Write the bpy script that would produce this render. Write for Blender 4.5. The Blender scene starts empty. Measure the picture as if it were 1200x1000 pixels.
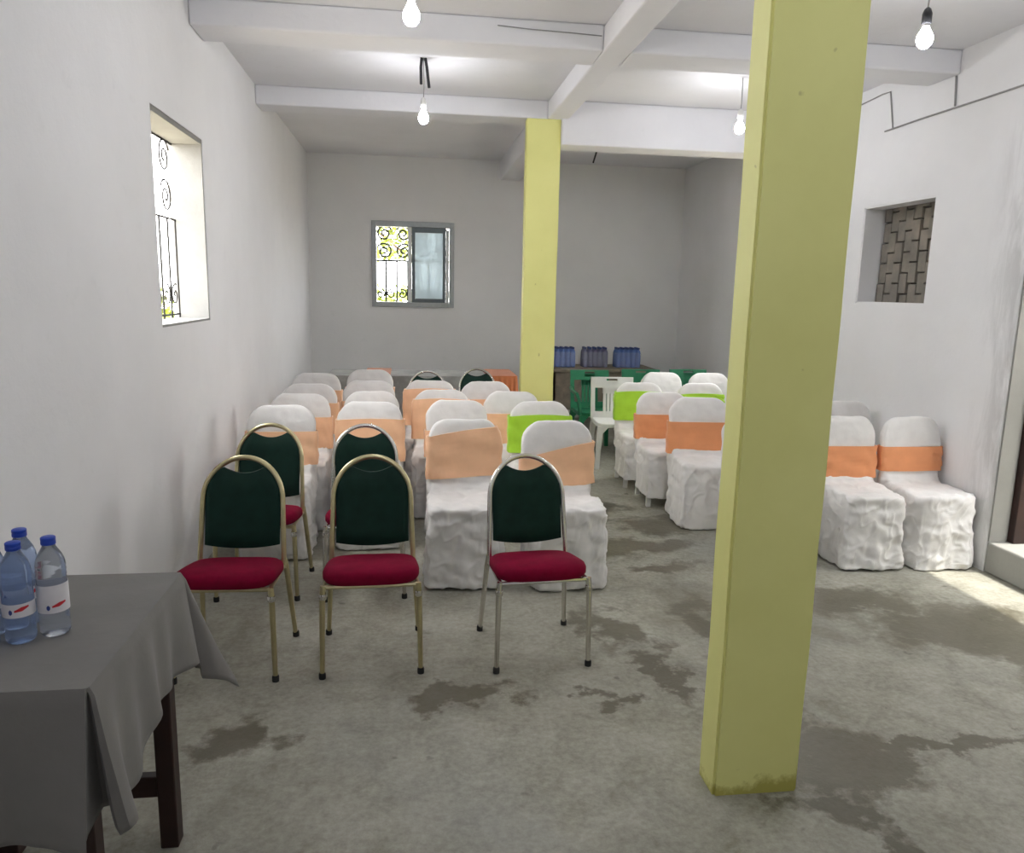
import bpy, bmesh, math, random
from mathutils import Vector, Matrix, noise
PI = math.pi
scn = bpy.context.scene
C = scn.collection
random.seed(7)

# ------------------------------------------------------------------ camera, world, sun, exposure
CAM_H = 1.60
def make_camera():
    f, pitch, yaw, roll = 891.8, 0.177195, 0.135328, 0.0217109
    cy, sy, cp, sp = math.cos(yaw), math.sin(yaw), math.cos(pitch), math.sin(pitch)
    fw = Vector((sy*cp, cy*cp, -sp)); r = Vector((cy, -sy, 0)); u = r.cross(fw)
    r2 = r*math.cos(roll) + u*math.sin(roll); u2 = -r*math.sin(roll) + u*math.cos(roll)
    cd = bpy.data.cameras.new('camera'); co = bpy.data.objects.new('camera', cd); C.objects.link(co)
    cd.sensor_fit = 'HORIZONTAL'; cd.sensor_width = 36.0; cd.lens = 36.0*f/1200.0
    cd.clip_start = 0.05; cd.clip_end = 200
    m = Matrix((r2, u2, -fw)).transposed().to_4x4(); m.translation = (0, 0, CAM_H)
    co.matrix_world = m
    scn.camera = co
make_camera()
vs = scn.view_settings
vs.view_transform = 'Standard'; vs.look = 'None'; vs.gamma = 1.0; vs.use_curve_mapping = False
vs.exposure = 0.62
BULB = 118.0        # emission of the lamps' glass
w = bpy.data.worlds.new('sky'); scn.world = w; w.use_nodes = True
bg = w.node_tree.nodes['Background']; bg.inputs[0].default_value = (1.0, 1.0, 1.0, 1); bg.inputs[1].default_value = 10.0
sd = bpy.data.lights.new('sun', 'SUN'); sd.energy = 3.2; sd.angle = 0.02; sd.color = (1, .95, .85)
so = bpy.data.objects.new('sun', sd); C.objects.link(so); so.location = (10, 2, 20)
so.rotation_euler = Vector((0.26, -0.06, 1)).to_track_quat('Z', 'Y').to_euler()

# ------------------------------------------------------------------ helpers
def tag(o, label=None, cat=None, group=None, kind=None):
    if label: o['label'] = label
    if cat: o['category'] = cat
    if group: o['group'] = group
    if kind: o['kind'] = kind
    return o
def thing(name, label, cat, loc=(0, 0, 0), rz=0, group=None):
    o = bpy.data.objects.new(name, None); C.objects.link(o)
    o.empty_display_size = 0.1
    o.location = loc; o.rotation_euler = (0, 0, rz)
    return tag(o, label, cat, group)
def mesh_of(bm, name, m, smooth=False, recalc=True):
    if recalc: bmesh.ops.recalc_face_normals(bm, faces=bm.faces)
    if smooth:
        for f in bm.faces: f.smooth = True
        for e in bm.edges:
            if len(e.link_faces) == 2 and e.calc_face_angle(0) > 0.7: e.smooth = False
    me = bpy.data.meshes.new(name); bm.to_mesh(me); bm.free()
    for x in (m if isinstance(m, (list, tuple)) else [m]): me.materials.append(x)
    return me
def link(name, me, parent=None, loc=None, rz=None):
    o = bpy.data.objects.new(name, me); C.objects.link(o)
    if parent: o.parent = parent
    if loc: o.location = loc
    if rz is not None: o.rotation_euler = (0, 0, rz)
    return o
def obj(name, bm, m, parent=None, smooth=False, loc=None, rz=None):
    return link(name, mesh_of(bm, name, m, smooth), parent, loc, rz)
def struct(name, bm, m, parent=None, smooth=False):
    o = obj(name, bm, m, parent, smooth)
    if not parent: o['kind'] = 'structure'
    return o
def box(bm, x0, x1, y0, y1, z0, z1, bev=0.0):
    r = bmesh.ops.create_cube(bm, size=1.0)
    for v in r['verts']:
        v.co = Vector(((x0+x1)/2 + v.co.x*(x1-x0), (y0+y1)/2 + v.co.y*(y1-y0), (z0+z1)/2 + v.co.z*(z1-z0)))
    if bev > 0:
        es = list({e for v in r['verts'] for e in v.link_edges})
        bmesh.ops.bevel(bm, geom=es, offset=bev, segments=2, profile=0.5, affect='EDGES')
    return bm
def Box(*a, **k): return box(bmesh.new(), *a, **k)
def rings(bm, rs, cap0=True, cap1=True, closed=True):
    vv = [[bm.verts.new(p) for p in r] for r in rs]
    n = len(vv[0])
    for a, b in zip(vv[:-1], vv[1:]):
        for i in range(n if closed else n-1):
            j = (i+1) % n
            bm.faces.new((a[i], a[j], b[j], b[i]))
    if cap0: bm.faces.new(list(reversed(vv[0])))
    if cap1: bm.faces.new(vv[-1])
    return vv
def lathe(bm, prof, n=24, cx=0, cy=0):
    rings(bm, [[(cx+r*math.cos(2*PI*i/n), cy+r*math.sin(2*PI*i/n), z) for i in range(n)] for r, z in prof])
    return bm
def tube(bm, pts, r, n=10, caps=True):
    pts = [Vector(p) for p in pts]
    rad = r if isinstance(r, (list, tuple)) else [r]*len(pts)
    rs = []; prev = None
    for i, p in enumerate(pts):
        t = (pts[min(i+1, len(pts)-1)] - pts[max(i-1, 0)]).normalized()
        if prev is None:
            a = Vector((0, 0, 1)) if abs(t.z) < 0.9 else Vector((1, 0, 0))
            nrm = t.cross(a).normalized()
        else:
            nrm = (prev - t*prev.dot(t)).normalized()
        b = t.cross(nrm); prev = nrm
        rs.append([p + (nrm*math.cos(2*PI*k/n) + b*math.sin(2*PI*k/n))*rad[i] for k in range(n)])
    rings(bm, rs, caps, caps)
    return bm
def Tube(*a, **k): return tube(bmesh.new(), *a, **k)
def sring(a, b, cy, z, n=48, e=5.0, cx=0.0):
    out = []
    for i in range(n):
        t = 2*PI*i/n
        c, s = math.cos(t), math.sin(t)
        out.append((cx + a*math.copysign(abs(c)**(2/e), c), cy + b*math.copysign(abs(s)**(2/e), s), z))
    return out
def smoothstep(a, b, x):
    t = max(0, min(1, (x-a)/(b-a))); return t*t*(3-2*t)
def copy_thing(root, loc, rz, label, group=None):
    r = root.copy(); C.objects.link(r); r.location = loc; r.rotation_euler = (0, 0, rz)
    r['label'] = label
    if group: r['group'] = group
    for ch in list(root.children):
        c = ch.copy(); C.objects.link(c); c.parent = r
        for g in list(ch.children):
            d = g.copy(); C.objects.link(d); d.parent = c
    return r

# ------------------------------------------------------------------ materials
class NT:
    def __init__(s, name):
        s.m = bpy.data.materials.new(name); s.m.use_nodes = True
        s.t = s.m.node_tree; s.b = s.t.nodes['Principled BSDF']
        s.tc = s.t.nodes.new('ShaderNodeTexCoord')
        s.pos = s.t.nodes.new('ShaderNodeNewGeometry').outputs['Position']
    def n(s, kind, **kw):
        x = s.t.nodes.new(kind)
        for k, v in kw.items(): setattr(x, k, v)
        return x
    def l(s, a, b): s.t.links.new(a, b)
    def noise(s, scale, detail=4, rough=.6, vec=None, dist=0):
        x = s.n('ShaderNodeTexNoise'); x.inputs['Scale'].default_value = scale; x.inputs['Detail'].default_value = detail
        x.inputs['Roughness'].default_value = rough; x.inputs['Distortion'].default_value = dist
        s.l(vec or s.tc.outputs['Object'], x.inputs['Vector']); return x.outputs['Fac']
    def ramp(s, fac, stops):
        x = s.n('ShaderNodeValToRGB'); e = x.color_ramp.elements
        e[0].position, e[0].color = stops[0][0], (*stops[0][1], 1)
        e[1].position, e[1].color = stops[-1][0], (*stops[-1][1], 1)
        for p, c in stops[1:-1]:
            k = e.new(p); k.color = (*c, 1)
        s.l(fac, x.inputs[0]); return x.outputs[0]
    def mix(s, fac, a, b, mode='MIX'):
        x = s.n('ShaderNodeMix', data_type='RGBA', blend_type=mode)
        if isinstance(fac, (int, float)): x.inputs[0].default_value = fac
        else: s.l(fac, x.inputs[0])
        for i, v in ((6, a), (7, b)):
            if isinstance(v, tuple): x.inputs[i].default_value = (*v, 1)
            else: s.l(v, x.inputs[i])
        return x.outputs[2]
    def math(s, op, a, b=0.0, c=None):
        x = s.n('ShaderNodeMath', operation=op)
        for i, v in enumerate((a, b) if c is None else (a, b, c)):
            if isinstance(v, (int, float)): x.inputs[i].default_value = v
            else: s.l(v, x.inputs[i])
        return x.outputs[0]
    def bump(s, fac, strength, dist=.01):
        x = s.n('ShaderNodeBump'); x.inputs['Strength'].default_value = strength; x.inputs['Distance'].default_value = dist
        s.l(fac, x.inputs['Height']); s.l(x.outputs[0], s.b.inputs['Normal'])
    def col(s, v):
        if isinstance(v, tuple): s.b.inputs['Base Color'].default_value = (*v, 1)
        else: s.l(v, s.b.inputs['Base Color'])
def simple(name, col, rough=.5, metal=0.0, var=.12, vscale=30, bump=0.0, bscale=200, spec=.5, sheen=0.0, trans=0.0, ior=1.45):
    s = NT(name)
    f = s.noise(vscale)
    s.col(s.ramp(f, [(.3, tuple(c*(1-var) for c in col)), (.7, tuple(min(1, c*(1+var)) for c in col))]))
    s.b.inputs['Roughness'].default_value = rough; s.b.inputs['Metallic'].default_value = metal
    s.b.inputs['Specular IOR Level'].default_value = spec
    if sheen: s.b.inputs['Sheen Weight'].default_value = sheen
    if trans: s.b.inputs['Transmission Weight'].default_value = trans; s.b.inputs['IOR'].default_value = ior
    if bump: s.bump(s.noise(bscale, 3), bump, .003)
    return s.m

def wall_mat(name, col, stain=.10):
    s = NT(name)
    big = s.noise(1.1, 5, .6, s.pos); fine = s.noise(9, 6, .65, s.pos)
    c = s.ramp(big, [(.3, tuple(x*(1-stain) for x in col)), (.65, col)])
    c = s.mix(s.math('MULTIPLY', s.ramp(fine, [(.62, (0, 0, 0)), (.85, (1, 1, 1))]), .35), c, tuple(x*.75 for x in col))
    s.col(c); s.b.inputs['Roughness'].default_value = .85; s.b.inputs['Specular IOR Level'].default_value = .25
    s.bump(s.noise(14, 8, .7, s.pos), .25, .012)
    return s.m
M = {}
M['wall'] = wall_mat('white_plaster', (.82, .815, .82), .07)
def right_wall_mat():
    s = NT('stained_white_plaster')
    big = s.noise(1.1, 5, .6, s.pos)
    col = (.82, .815, .82)
    c = s.ramp(big, [(.3, tuple(x*.93 for x in col)), (.65, col)])
    sep = s.n('ShaderNodeSeparateXYZ'); s.l(s.pos, sep.inputs[0])
    st = s.n('ShaderNodeMapping'); st.inputs['Scale'].default_value = (1, 5, .9); s.l(s.pos, st.inputs['Vector'])
    streak = s.ramp(s.noise(2.2, 7, .68, st.outputs[0], .4), [(.42, (0, 0, 0)), (.62, (1, 1, 1))])
    n2 = s.math('SUBTRACT', 4.25, sep.outputs[1]); n2 = s.math('MULTIPLY', n2, 3.2)
    cl = s.n('ShaderNodeClamp'); s.l(n2, cl.inputs[0])
    lowz = s.math('SUBTRACT', 2.75, sep.outputs[2]); c2 = s.n('ShaderNodeClamp'); s.l(s.math('MULTIPLY', lowz, 3.0), c2.inputs[0])
    f = s.math('MULTIPLY', s.math('MULTIPLY', cl.outputs[0], c2.outputs[0]), streak)
    c = s.mix(s.math('MULTIPLY', f, .6), c, (.42, .415, .405))
    s.col(c); s.b.inputs['Roughness'].default_value = .85; s.b.inputs['Specular IOR Level'].default_value = .25
    s.bump(s.noise(14, 8, .7, s.pos), .25, .012)
    return s.m
M['wallright'] = right_wall_mat()
M['wallback'] = wall_mat('grey_white_plaster', (.82, .815, .805), .07)
M['ceil'] = wall_mat('white_ceiling_plaster', (.83, .825, .845), .07)
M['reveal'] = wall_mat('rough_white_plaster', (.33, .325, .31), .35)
M['cement'] = wall_mat('grey_cement_render', (.33, .325, .30), .25)

def floor_mat():
    s = NT('damp_concrete')
    sep = s.n('ShaderNodeSeparateXYZ'); s.l(s.pos, sep.inputs[0])
    big = s.noise(.9, 6, .62, s.pos, .6); mid = s.noise(4.5, 8, .68, s.pos, .4); fine = s.noise(38, 6, .7, s.pos)
    c = s.ramp(mid, [(.28, (.19, .18, .13)), (.5, (.365, .355, .29)), (.72, (.51, .50, .43))])
    c = s.mix(.45, c, s.ramp(fine, [(.32, (.18, .17, .13)), (.68, (.47, .46, .40))]))
    # bluish worn cement and ochre film
    c = s.mix(s.math('MULTIPLY', s.ramp(s.noise(.7, 4, .6, s.pos), [(.5, (0, 0, 0)), (.7, (1, 1, 1))]), .35), c, (.30, .32, .33))
    # damp patches: irregular blobs standing at their own places on the floor
    blobs = [(1.50, 2.22, .40, .22), (2.72, 3.20, .60, .30), (2.35, 3.58, .50, .24), (2.95, 2.95, .4, .2), (1.35, 2.40, .25, .25), (1.45, 3.3, .16, .5), (1.35, 4.55, .55, .18), (1.75, 4.95, .4, .2),
             (0.80, 2.72, .10, .07), (1.33, 1.98, .22, .10), (1.95, 2.30, .55, .05), (0.95, 3.35, .16, .3), (1.1, 2.9, .10, .35),
             (-.62, 2.55, .18, .16), (1.5, 4.15, .22, .10), (3.05, 2.75, .45, .2), (1.45, 1.75, .10, .22), (.2, 2.78, .26, .08), (1.3, 5.4, .3, .3)]
    warp = s.n('ShaderNodeTexNoise'); warp.inputs['Scale'].default_value = 3.6; warp.inputs['Detail'].default_value = 9; warp.inputs['Roughness'].default_value = .62
    s.l(s.pos, warp.inputs['Vector'])
    ws = s.n('ShaderNodeVectorMath', operation='MULTIPLY_ADD'); s.l(warp.outputs['Color'], ws.inputs[0])
    ws.inputs[1].default_value = (.9, .6, 0); ws.inputs[2].default_value = (-.45, -.30, 0)
    wp = s.n('ShaderNodeVectorMath', operation='ADD'); s.l(s.pos, wp.inputs[0]); s.l(ws.outputs[0], wp.inputs[1])
    acc = None
    for (x, y, rx, ry) in blobs:
        a = s.n('ShaderNodeVectorMath', operation='SUBTRACT'); s.l(wp.outputs[0], a.inputs[0]); a.inputs[1].default_value = (x, y, 0)
        b = s.n('ShaderNodeVectorMath', operation='MULTIPLY'); s.l(a.outputs[0], b.inputs[0]); b.inputs[1].default_value = (1/rx, 1/ry, 0)
        d = s.n('ShaderNodeVectorMath', operation='LENGTH'); s.l(b.outputs[0], d.inputs[0])
        acc = d.outputs['Value'] if acc is None else s.math('MINIMUM', acc, d.outputs['Value'])
    acc = s.math('ADD', acc, s.math('MULTIPLY', s.math('SUBTRACT', s.noise(15, 7, .72, s.pos), .5), 1.1))
    damp = s.ramp(acc, [(.62, (1, 1, 1)), (1.12, (0, 0, 0))])
    c = s.mix(s.math('MULTIPLY', damp, .8), c, (.095, .082, .050))
    c = s.mix(s.math('MULTIPLY', s.ramp(big, [(.54, (0, 0, 0)), (.66, (1, 1, 1))]), .45), c, (.14, .125, .085))
    # pits
    pit = s.ramp(s.noise(6.5, 3, .5, s.pos), [(.70, (0, 0, 0)), (.745, (1, 1, 1))])
    c = s.mix(s.math('MULTIPLY', pit, .6), c, (.075, .068, .055))
    pale = s.ramp(s.noise(11, 4, .6, s.pos), [(.66, (0, 0, 0)), (.76, (1, 1, 1))])
    c = s.mix(s.math('MULTIPLY', pale, .35), c, (.48, .47, .42))
    s.col(c)
    s.l(s.ramp(damp, [(0, (.62, .62, .62)), (1, (.38, .38, .38))]), s.b.inputs['Roughness'])
    s.b.inputs['Specular IOR Level'].default_value = .4
    s.bump(s.math('ADD', mid, s.math('MULTIPLY', fine, .25)), .35, .012)
    return s.m
M['floor'] = floor_mat()

def pillar_mat():
    s = NT('yellow_pillar_paint')
    sep = s.n('ShaderNodeSeparateXYZ'); s.l(s.pos, sep.inputs[0])
    big = s.noise(2.5, 5, .6, s.pos)
    c = s.ramp(big, [(.3, (.80, .785, .285)), (.7, (.86, .845, .33))])
    spots = s.ramp(s.noise(16, 2, .5, s.pos), [(.76, (0, 0, 0)), (.79, (1, 1, 1))])
    c = s.mix(s.math('MULTIPLY', spots, .4), c, (.3, .25, .08))
    z = s.math('ADD', sep.outputs[2], s.math('MULTIPLY', s.noise(9, 5, .7, s.pos), -.20))
    z = s.math('ADD', z, s.math('MULTIPLY', s.math('SUBTRACT', 1.26, sep.outputs[0]), .13))     # the damp side is the one by the wet floor
    mould = s.ramp(s.math('ADD', z, .055), [(0.0, (1, 1, 1)), (.035, (0, 0, 0))])
    c = s.mix(s.math('MULTIPLY', mould, .7), c, (.36, .31, .02))
    s.col(c); s.b.inputs['Roughness'].default_value = .55; s.bump(s.noise(25, 4, .6, s.pos), .12, .004)
    return s.m
M['pillar'] = pillar_mat()

def cloth_mat(name, col, rough=.8, weave=500, var=.06, sheen=.15):
    s = NT(name)
    s.col(s.ramp(s.noise(6, 5), [(.3, tuple(c*(1-var) for c in col)), (.7, tuple(min(1, c*(1+var)) for c in col))]))
    s.b.inputs['Roughness'].default_value = rough; s.b.inputs['Sheen Weight'].default_value = sheen
    s.b.inputs['Specular IOR Level'].default_value = .3
    s.bump(s.math('ADD', s.noise(28, 4, .6), s.math('MULTIPLY', s.noise(weave, 2), .3)), .22, .006)
    return s.m
M['white_cloth'] = cloth_mat('white_chair_cover_cloth', (.80, .785, .765), .6)
M['orange'] = cloth_mat('pale_orange_sash_satin', (.95, .57, .34), .5)
M['orange_mid'] = cloth_mat('orange_sash_satin', (.82, .34, .15), .5)
M['orange_deep'] = cloth_mat('deep_orange_cloth', (.60, .19, .07), .6)
M['lime'] = cloth_mat('lime_green_sash_satin', (.42, .74, .045), .45)
M['grey_cloth'] = cloth_mat('grey_tablecloth', (.19, .18, .168), .8, 700)
M['pale_cloth'] = cloth_mat('speckled_grey_cloth', (.36, .36, .34), .8, 60, .25)
M['green_vinyl'] = simple('dark_green_upholstery', (.004, .026, .018), .6, spec=.2, var=.15, vscale=20, bump=.08, bscale=300)
M['burgundy'] = simple('burgundy_upholstery', (.20, .002, .026), .85, var=.12, vscale=25, bump=.15, bscale=400, spec=.12)
M['brass'] = simple('pale_brass_tube', (.56, .50, .30), .28, 1.0, .08)
M['chrome'] = simple('chrome_tube', (.66, .64, .60), .2, 1.0, .06)
M['rubber'] = simple('black_rubber', (.015, .015, .015), .7)
M['black'] = simple('black_plastic', (.02, .02, .022), .5)
M['wood'] = simple('dark_red_brown_wood', (.022, .006, .004), .45, var=.35, vscale=8)
M['wood_grey'] = simple('weathered_brown_wood', (.20, .165, .125), .7, var=.3, vscale=9)
M['white_plastic'] = simple('white_chair_plastic', (.72, .72, .69), .4, var=.03)
M['green_plastic'] = simple('green_chair_plastic', (.01, .17, .075), .4, var=.1)
M['cap'] = simple('blue_cap_plastic', (.012, .055, .42), .4, var=.1)
M['capdark'] = simple('dark_blue_cap_plastic', (.02, .045, .16), .4, var=.1)
M['alu'] = simple('grey_aluminium', (.36, .38, .38), .45, .6, .06)
M['alu_dark'] = simple('dark_grey_aluminium', (.14, .165, .175), .45, .5, .06)
M['alu_white'] = simple('white_aluminium', (.75, .76, .76), .45, .1, .04)
M['iron'] = simple('dark_iron', (.03, .028, .026), .6, .5, .2)
M['cable'] = simple('grey_cable', (.30, .295, .29), .6, var=.1)
M['cable_dark'] = simple('dark_cable', (.03, .03, .035), .6, var=.1)
M['label'] = simple('white_paper_label', (.72, .70, .72), .5, var=.03)
M['red_print'] = simple('red_print', (.55, .02, .03), .5)
M['blue_print'] = simple('dark_blue_print', (.03, .05, .22), .5)
M['leaf'] = simple('yellow_green_leaf', (.15, .19, .012), .5, var=.45, vscale=3)
M['bark'] = simple('bark', (.12, .08, .05), .8)
M['earth'] = simple('dry_earth', (.42, .38, .30), .9, var=.2, vscale=2)
def bottle_mat(name, col, alpha):
    s = NT(name)
    s.col(s.ramp(s.noise(30, 3), [(.3, tuple(c*.8 for c in col)), (.7, col)]))
    s.b.inputs['Roughness'].default_value = .08; s.b.inputs['IOR'].default_value = 1.33
    s.b.inputs['Transmission Weight'].default_value = alpha
    return s.m
M['bottle'] = bottle_mat('blue_tinted_water_bottle', (.60, .74, 1.0), .80)
M['bottlepale'] = bottle_mat('clear_water_bottle', (.84, .90, 1.0), .85)
M['packbottle'] = bottle_mat('blue_bottle_plastic', (.16, .28, .66), .3)
M['packgrey'] = bottle_mat('violet_grey_bottle_plastic', (.22, .22, .36), .35)
def frosted():
    s = NT('frosted_glass'); s.col(s.ramp(s.noise(4, 4), [(.3, (.50, .60, .65)), (.7, (.62, .73, .78))]))
    s.b.inputs['Roughness'].default_value = .45; s.b.inputs['Transmission Weight'].default_value = .30
    s.bump(s.noise(60, 3), .3, .004)
    return s.m
M['frost'] = frosted()
def film():
    s = NT('clear_shrink_film'); s.col((.8, .85, .95)); s.b.inputs['Roughness'].default_value = .15
    s.b.inputs['Alpha'].default_value = .14
    return s.m
M['film'] = film()
def bulb_mat():
    s = NT('lit_lamp_glass'); s.col((1, 1, 1))
    s.b.inputs['Emission Color'].default_value = (.965, .98, 1.04, 1)
    s.b.inputs['Emission Strength'].default_value = BULB
    return s.m
M['bulb'] = bulb_mat()
def block_mat():
    s = NT('grey_brown_blocks')
    s.col(s.ramp(s.noise(5, 5, .6, s.pos), [(.3, (.15, .135, .115)), (.5, (.21, .19, .16)), (.7, (.29, .25, .205))]))
    s.b.inputs['Roughness'].default_value = .9; s.bump(s.noise(40, 5, .7, s.pos), .4, .006)
    return s.m
M['block'] = block_mat()
M['mortar'] = simple('dark_mortar', (.085, .075, .065), .95)

# ------------------------------------------------------------------ the room
XL, XR, YB, YF = -1.187, 3.406, 9.5, -3.6
ZC = 3.13
struct('floor', Box(XL-.2, XR+.25, YF-.2, YB+.2, -.12, 0), M['floor'])
struct('ceiling', Box(XL-.2, XR+.25, YF-.2, YB+.2, ZC, ZC+.2), M['ceil'])
def wall_x(name, x0, x1, y0, y1, openings, m):      # wall in a plane of constant x, openings (y0,y1,z0,z1) ordered in y
    bm = bmesh.new(); y = y0
    for (a, b, z0, z1) in openings:
        box(bm, x0, x1, y, a, 0, ZC)
        if z0 > 0: box(bm, x0, x1, a, b, 0, z0)
        box(bm, x0, x1, a, b, z1, ZC); y = b
    box(bm, x0, x1, y, y1, 0, ZC)
    return struct(name, bm, m)
WL = (3.905, 4.812, 1.385, 2.417)
WR = (4.742, 5.545, 1.56, 2.27)
WH = (6.15, 7.60, 1.20, 2.27)      # unseen opening added to light the room's back, masked by the near pillar
DR = (2.75, 3.93, 0.0, 2.30)
wall_x('wall_left', XL-.2, XL, YF, YB, [WL], M['wall'])
wall_x('wall_right', XR, XR+.25, YF, YB, [DR, WR, WH], M['wallright'])
WB = (-.44, .525, 1.38, 2.375)
bm = bmesh.new()
box(bm, XL-.2, WB[0], YB, YB+.2, 0, ZC); box(bm, WB[1], XR+.25, YB, YB+.2, 0, ZC)
box(bm, WB[0], WB[1], YB, YB+.2, 0, WB[2]); box(bm, WB[0], WB[1], YB, YB+.2, WB[3], ZC)
struct('wall_back', bm, M['wallback'])
bm = bmesh.new()      # wall behind the photographer
box(bm, XL-.2, XR+.25, YF-.2, YF, 0, ZC)
struct('wall_front', bm, M['wall'])
# beams cast with the ceiling
BZ = 2.985
struct('beam_near', box(Box(XL, 1.125, 4.65, 4.95, BZ, ZC, bev=.012), 1.295, XR, 4.65, 4.95, BZ, ZC, bev=.012), M['ceil'])
struct('beam_far', box(Box(XL, 1.125, 6.48, 6.75, BZ, ZC, bev=.012), 1.237, XR, 6.44, 6.72, 2.785, ZC, bev=.012), M['ceil'])
struct('beam_lengthwise', box(Box(1.125, 1.295, YF, 6.6, BZ, ZC, bev=.012), 1.08, 1.32, 6.6, YB, 2.905, ZC, bev=.012), M['ceil'])
# raised door sill
struct('door_sill', Box(XR+.001, XR+.25, DR[0], DR[1], 0, .187, bev=.012), M['cement'])

# pillars
def pillar(label, x0, x1, y0, y1, top):
    bm = Box(x0, x1, y0, y1, 0, top)
    bmesh.ops.subdivide_edges(bm, edges=[e for e in bm.edges if abs(e.verts[0].co.z-e.verts[1].co.z) > 1], cuts=24)
    bmesh.ops.bevel(bm, geom=[e for e in bm.edges if abs(e.verts[0].co.z-e.verts[1].co.z) > .05 and len(e.link_faces) == 2 and e.calc_face_angle(0) > .5], offset=.008, segments=2, affect='EDGES')
    for v in bm.verts:
        v.co.x += (noise.noise(Vector((v.co.x*2, v.co.z*3, 1))))*.004; v.co.y += (noise.noise(Vector((v.co.x*2, v.co.z*3, 9))))*.003
    o = obj('pillar', bm, M['pillar']); tag(o, label, 'pillar', 'yellow pillars under the ceiling beam')
pillar('yellow painted concrete pillar standing nearest, mould stained at its foot', .97, 1.258, 2.107, 2.234, BZ)
pillar('yellow painted pillar farther back, rising behind the rows of covered chairs', .955, 1.237, 6.48, 6.60, BZ)

# ------------------------------------------------------------------ windows and door
def spiral(cx, cz, r0, turns, sgn=1, a0=0.0, n=36):
    return [(cx + sgn*(r0*(1-.85*i/n))*math.cos(a0+turns*2*PI*i/n), cz + (r0*(1-.85*i/n))*math.sin(a0+turns*2*PI*i/n)) for i in range(n+1)]
def grille(parent, w, h, mapper, nbar=5, bar=.008, split=.56):
    bm = bmesh.new()
    for i in range(nbar+1):
        u = w*i/nbar; tube(bm, [mapper(u, 0), mapper(u, h*split)], bar, 6)
    for v in (.02, h*split, h-.02): tube(bm, [mapper(0, v), mapper(w, v)], bar, 6)
    r = h*(1-split)/4.4
    k = max(2, int(w/(2.3*r)))
    for j in range(2):
        for i in range(k):
            cx = w*(i+.5)/k; cz = h*split + r*1.15 + j*2.15*r
            tube(bm, [mapper(a, b) for a, b in spiral(cx, cz, r, 1.75, 1 if (i+j) % 2 else -1, .5)], bar*.9, 6)
    r2 = h*split/7
    for i in range(nbar):
        cx = w*(i+.5)/nbar
        tube(bm, [mapper(a, b) for a, b in spiral(cx, h*.13, min(r2, w/nbar*.45), 1.4, 1 if i % 2 else -1, 1.2)], bar*.8, 6)
    return obj('window_grille', bm, M['iron'], parent, True)
# left window: bare opening with scrolled iron grille on the outer side
bm = bmesh.new()
x0, x1 = XL-.19, XL-.004; t = .012
box(bm, x0, x1, WL[0], WL[1], WL[2]-.001, WL[2]+t); box(bm, x0, x1, WL[0], WL[1], WL[3]-t, WL[3]+.001)
box(bm, x0, x1, WL[0]-.001, WL[0]+t, WL[2], WL[3]); box(bm, x0, x1, WL[1]-t, WL[1]+.001, WL[2], WL[3])
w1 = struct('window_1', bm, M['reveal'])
grille(w1, WL[1]-WL[0]-.02, WL[3]-WL[2]-.03, lambda u, v: (XL-.17, WL[0]+.01+u, WL[2]+.015+v), 6, .006)
obj('lintel', Box(XL-.19, XL-.002, WL[0]+.012, WL[1]-.012, WL[3]-.03, WL[3]-.011), M['cement'], w1)
# right window: opening closed by upright blocks laid staggered
bm = bmesh.new()
x0, x1 = XR+.004, XR+.15
box(bm, x0, x1, WR[0], WR[1], WR[2]-.001, WR[2]+t); box(bm, x0, x1, WR[0], WR[1], WR[3]-t, WR[3]+.001)
box(bm, x0, x1, WR[0]-.001, WR[0]+t, WR[2], WR[3]); box(bm, x0, x1, WR[1]-t, WR[1]+.001, WR[2], WR[3])
w2 = struct('window_2', bm, M['wall'])
bm = bmesh.new()
cw = (WR[1]-WR[0])/9
for i in range(9):
    z = WR[2] - (.075 if i % 2 else 0); hb = .15
    while z < WR[3]:
        z0, z1 = max(z+.005, WR[2]), min(z+hb-.005, WR[3])
        if z1-z0 > .02:
            d = random.uniform(-.012, .012)
            box(bm, XR+.165+d, XR+.24, WR[0]+i*cw+.003, WR[0]+(i+1)*cw-.003, z0, z1, bev=.004)
        z += hb
obj('block_infill', bm, M['block'], w2)
obj('mortar_backing', Box(XR+.2, XR+.235, WR[0], WR[1], WR[2], WR[3]), M['mortar'], w2)
# the same wall's next opening, barred
bm = bmesh.new()
box(bm, x0, x1, WH[0], WH[1], WH[2]-.001, WH[2]+t); box(bm, x0, x1, WH[0], WH[1], WH[3]-t, WH[3]+.001)
box(bm, x0, x1, WH[0]-.001, WH[0]+t, WH[2], WH[3]); box(bm, x0, x1, WH[1]-t, WH[1]+.001, WH[2], WH[3])
w4 = struct('added_window_4', bm, M['reveal'])
grille(w4, WH[1]-WH[0]-.03, WH[3]-WH[2]-.03, lambda u, v: (XR+.19, WH[0]+.015+u, WH[2]+.015+v), 8, .006)
# back window: aluminium sliding window, left half open
bm = bmesh.new(); y0, y1 = YB-.022, YB+.10; fwid = .045
box(bm, WB[0]-.012, WB[0]+fwid, y0, y1, WB[2]-.01, WB[3]+.01, bev=.004); box(bm, WB[1]-fwid, WB[1]+.012, y0, y1, WB[2]-.01, WB[3]+.01, bev=.004)
box(bm, WB[0]+fwid, WB[1]-fwid, y0, y1, WB[3]-.055, WB[3]+.01, bev=.004); box(bm, WB[0]+fwid, WB[1]-fwid, y0, y1, WB[2]-.01, WB[2]+.05, bev=.004)
w3 = struct('window_3', bm, M['alu'])
xm = -.02
bm = bmesh.new()
for a, b, c, d in ((xm+.045, xm+.085, WB[2]+.05, WB[3]-.055), (WB[1]-.125, WB[1]-.09, WB[2]+.05, WB[3]-.055)): box(bm, a, b, YB+.0, YB+.04, c, d, bev=.003)
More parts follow.
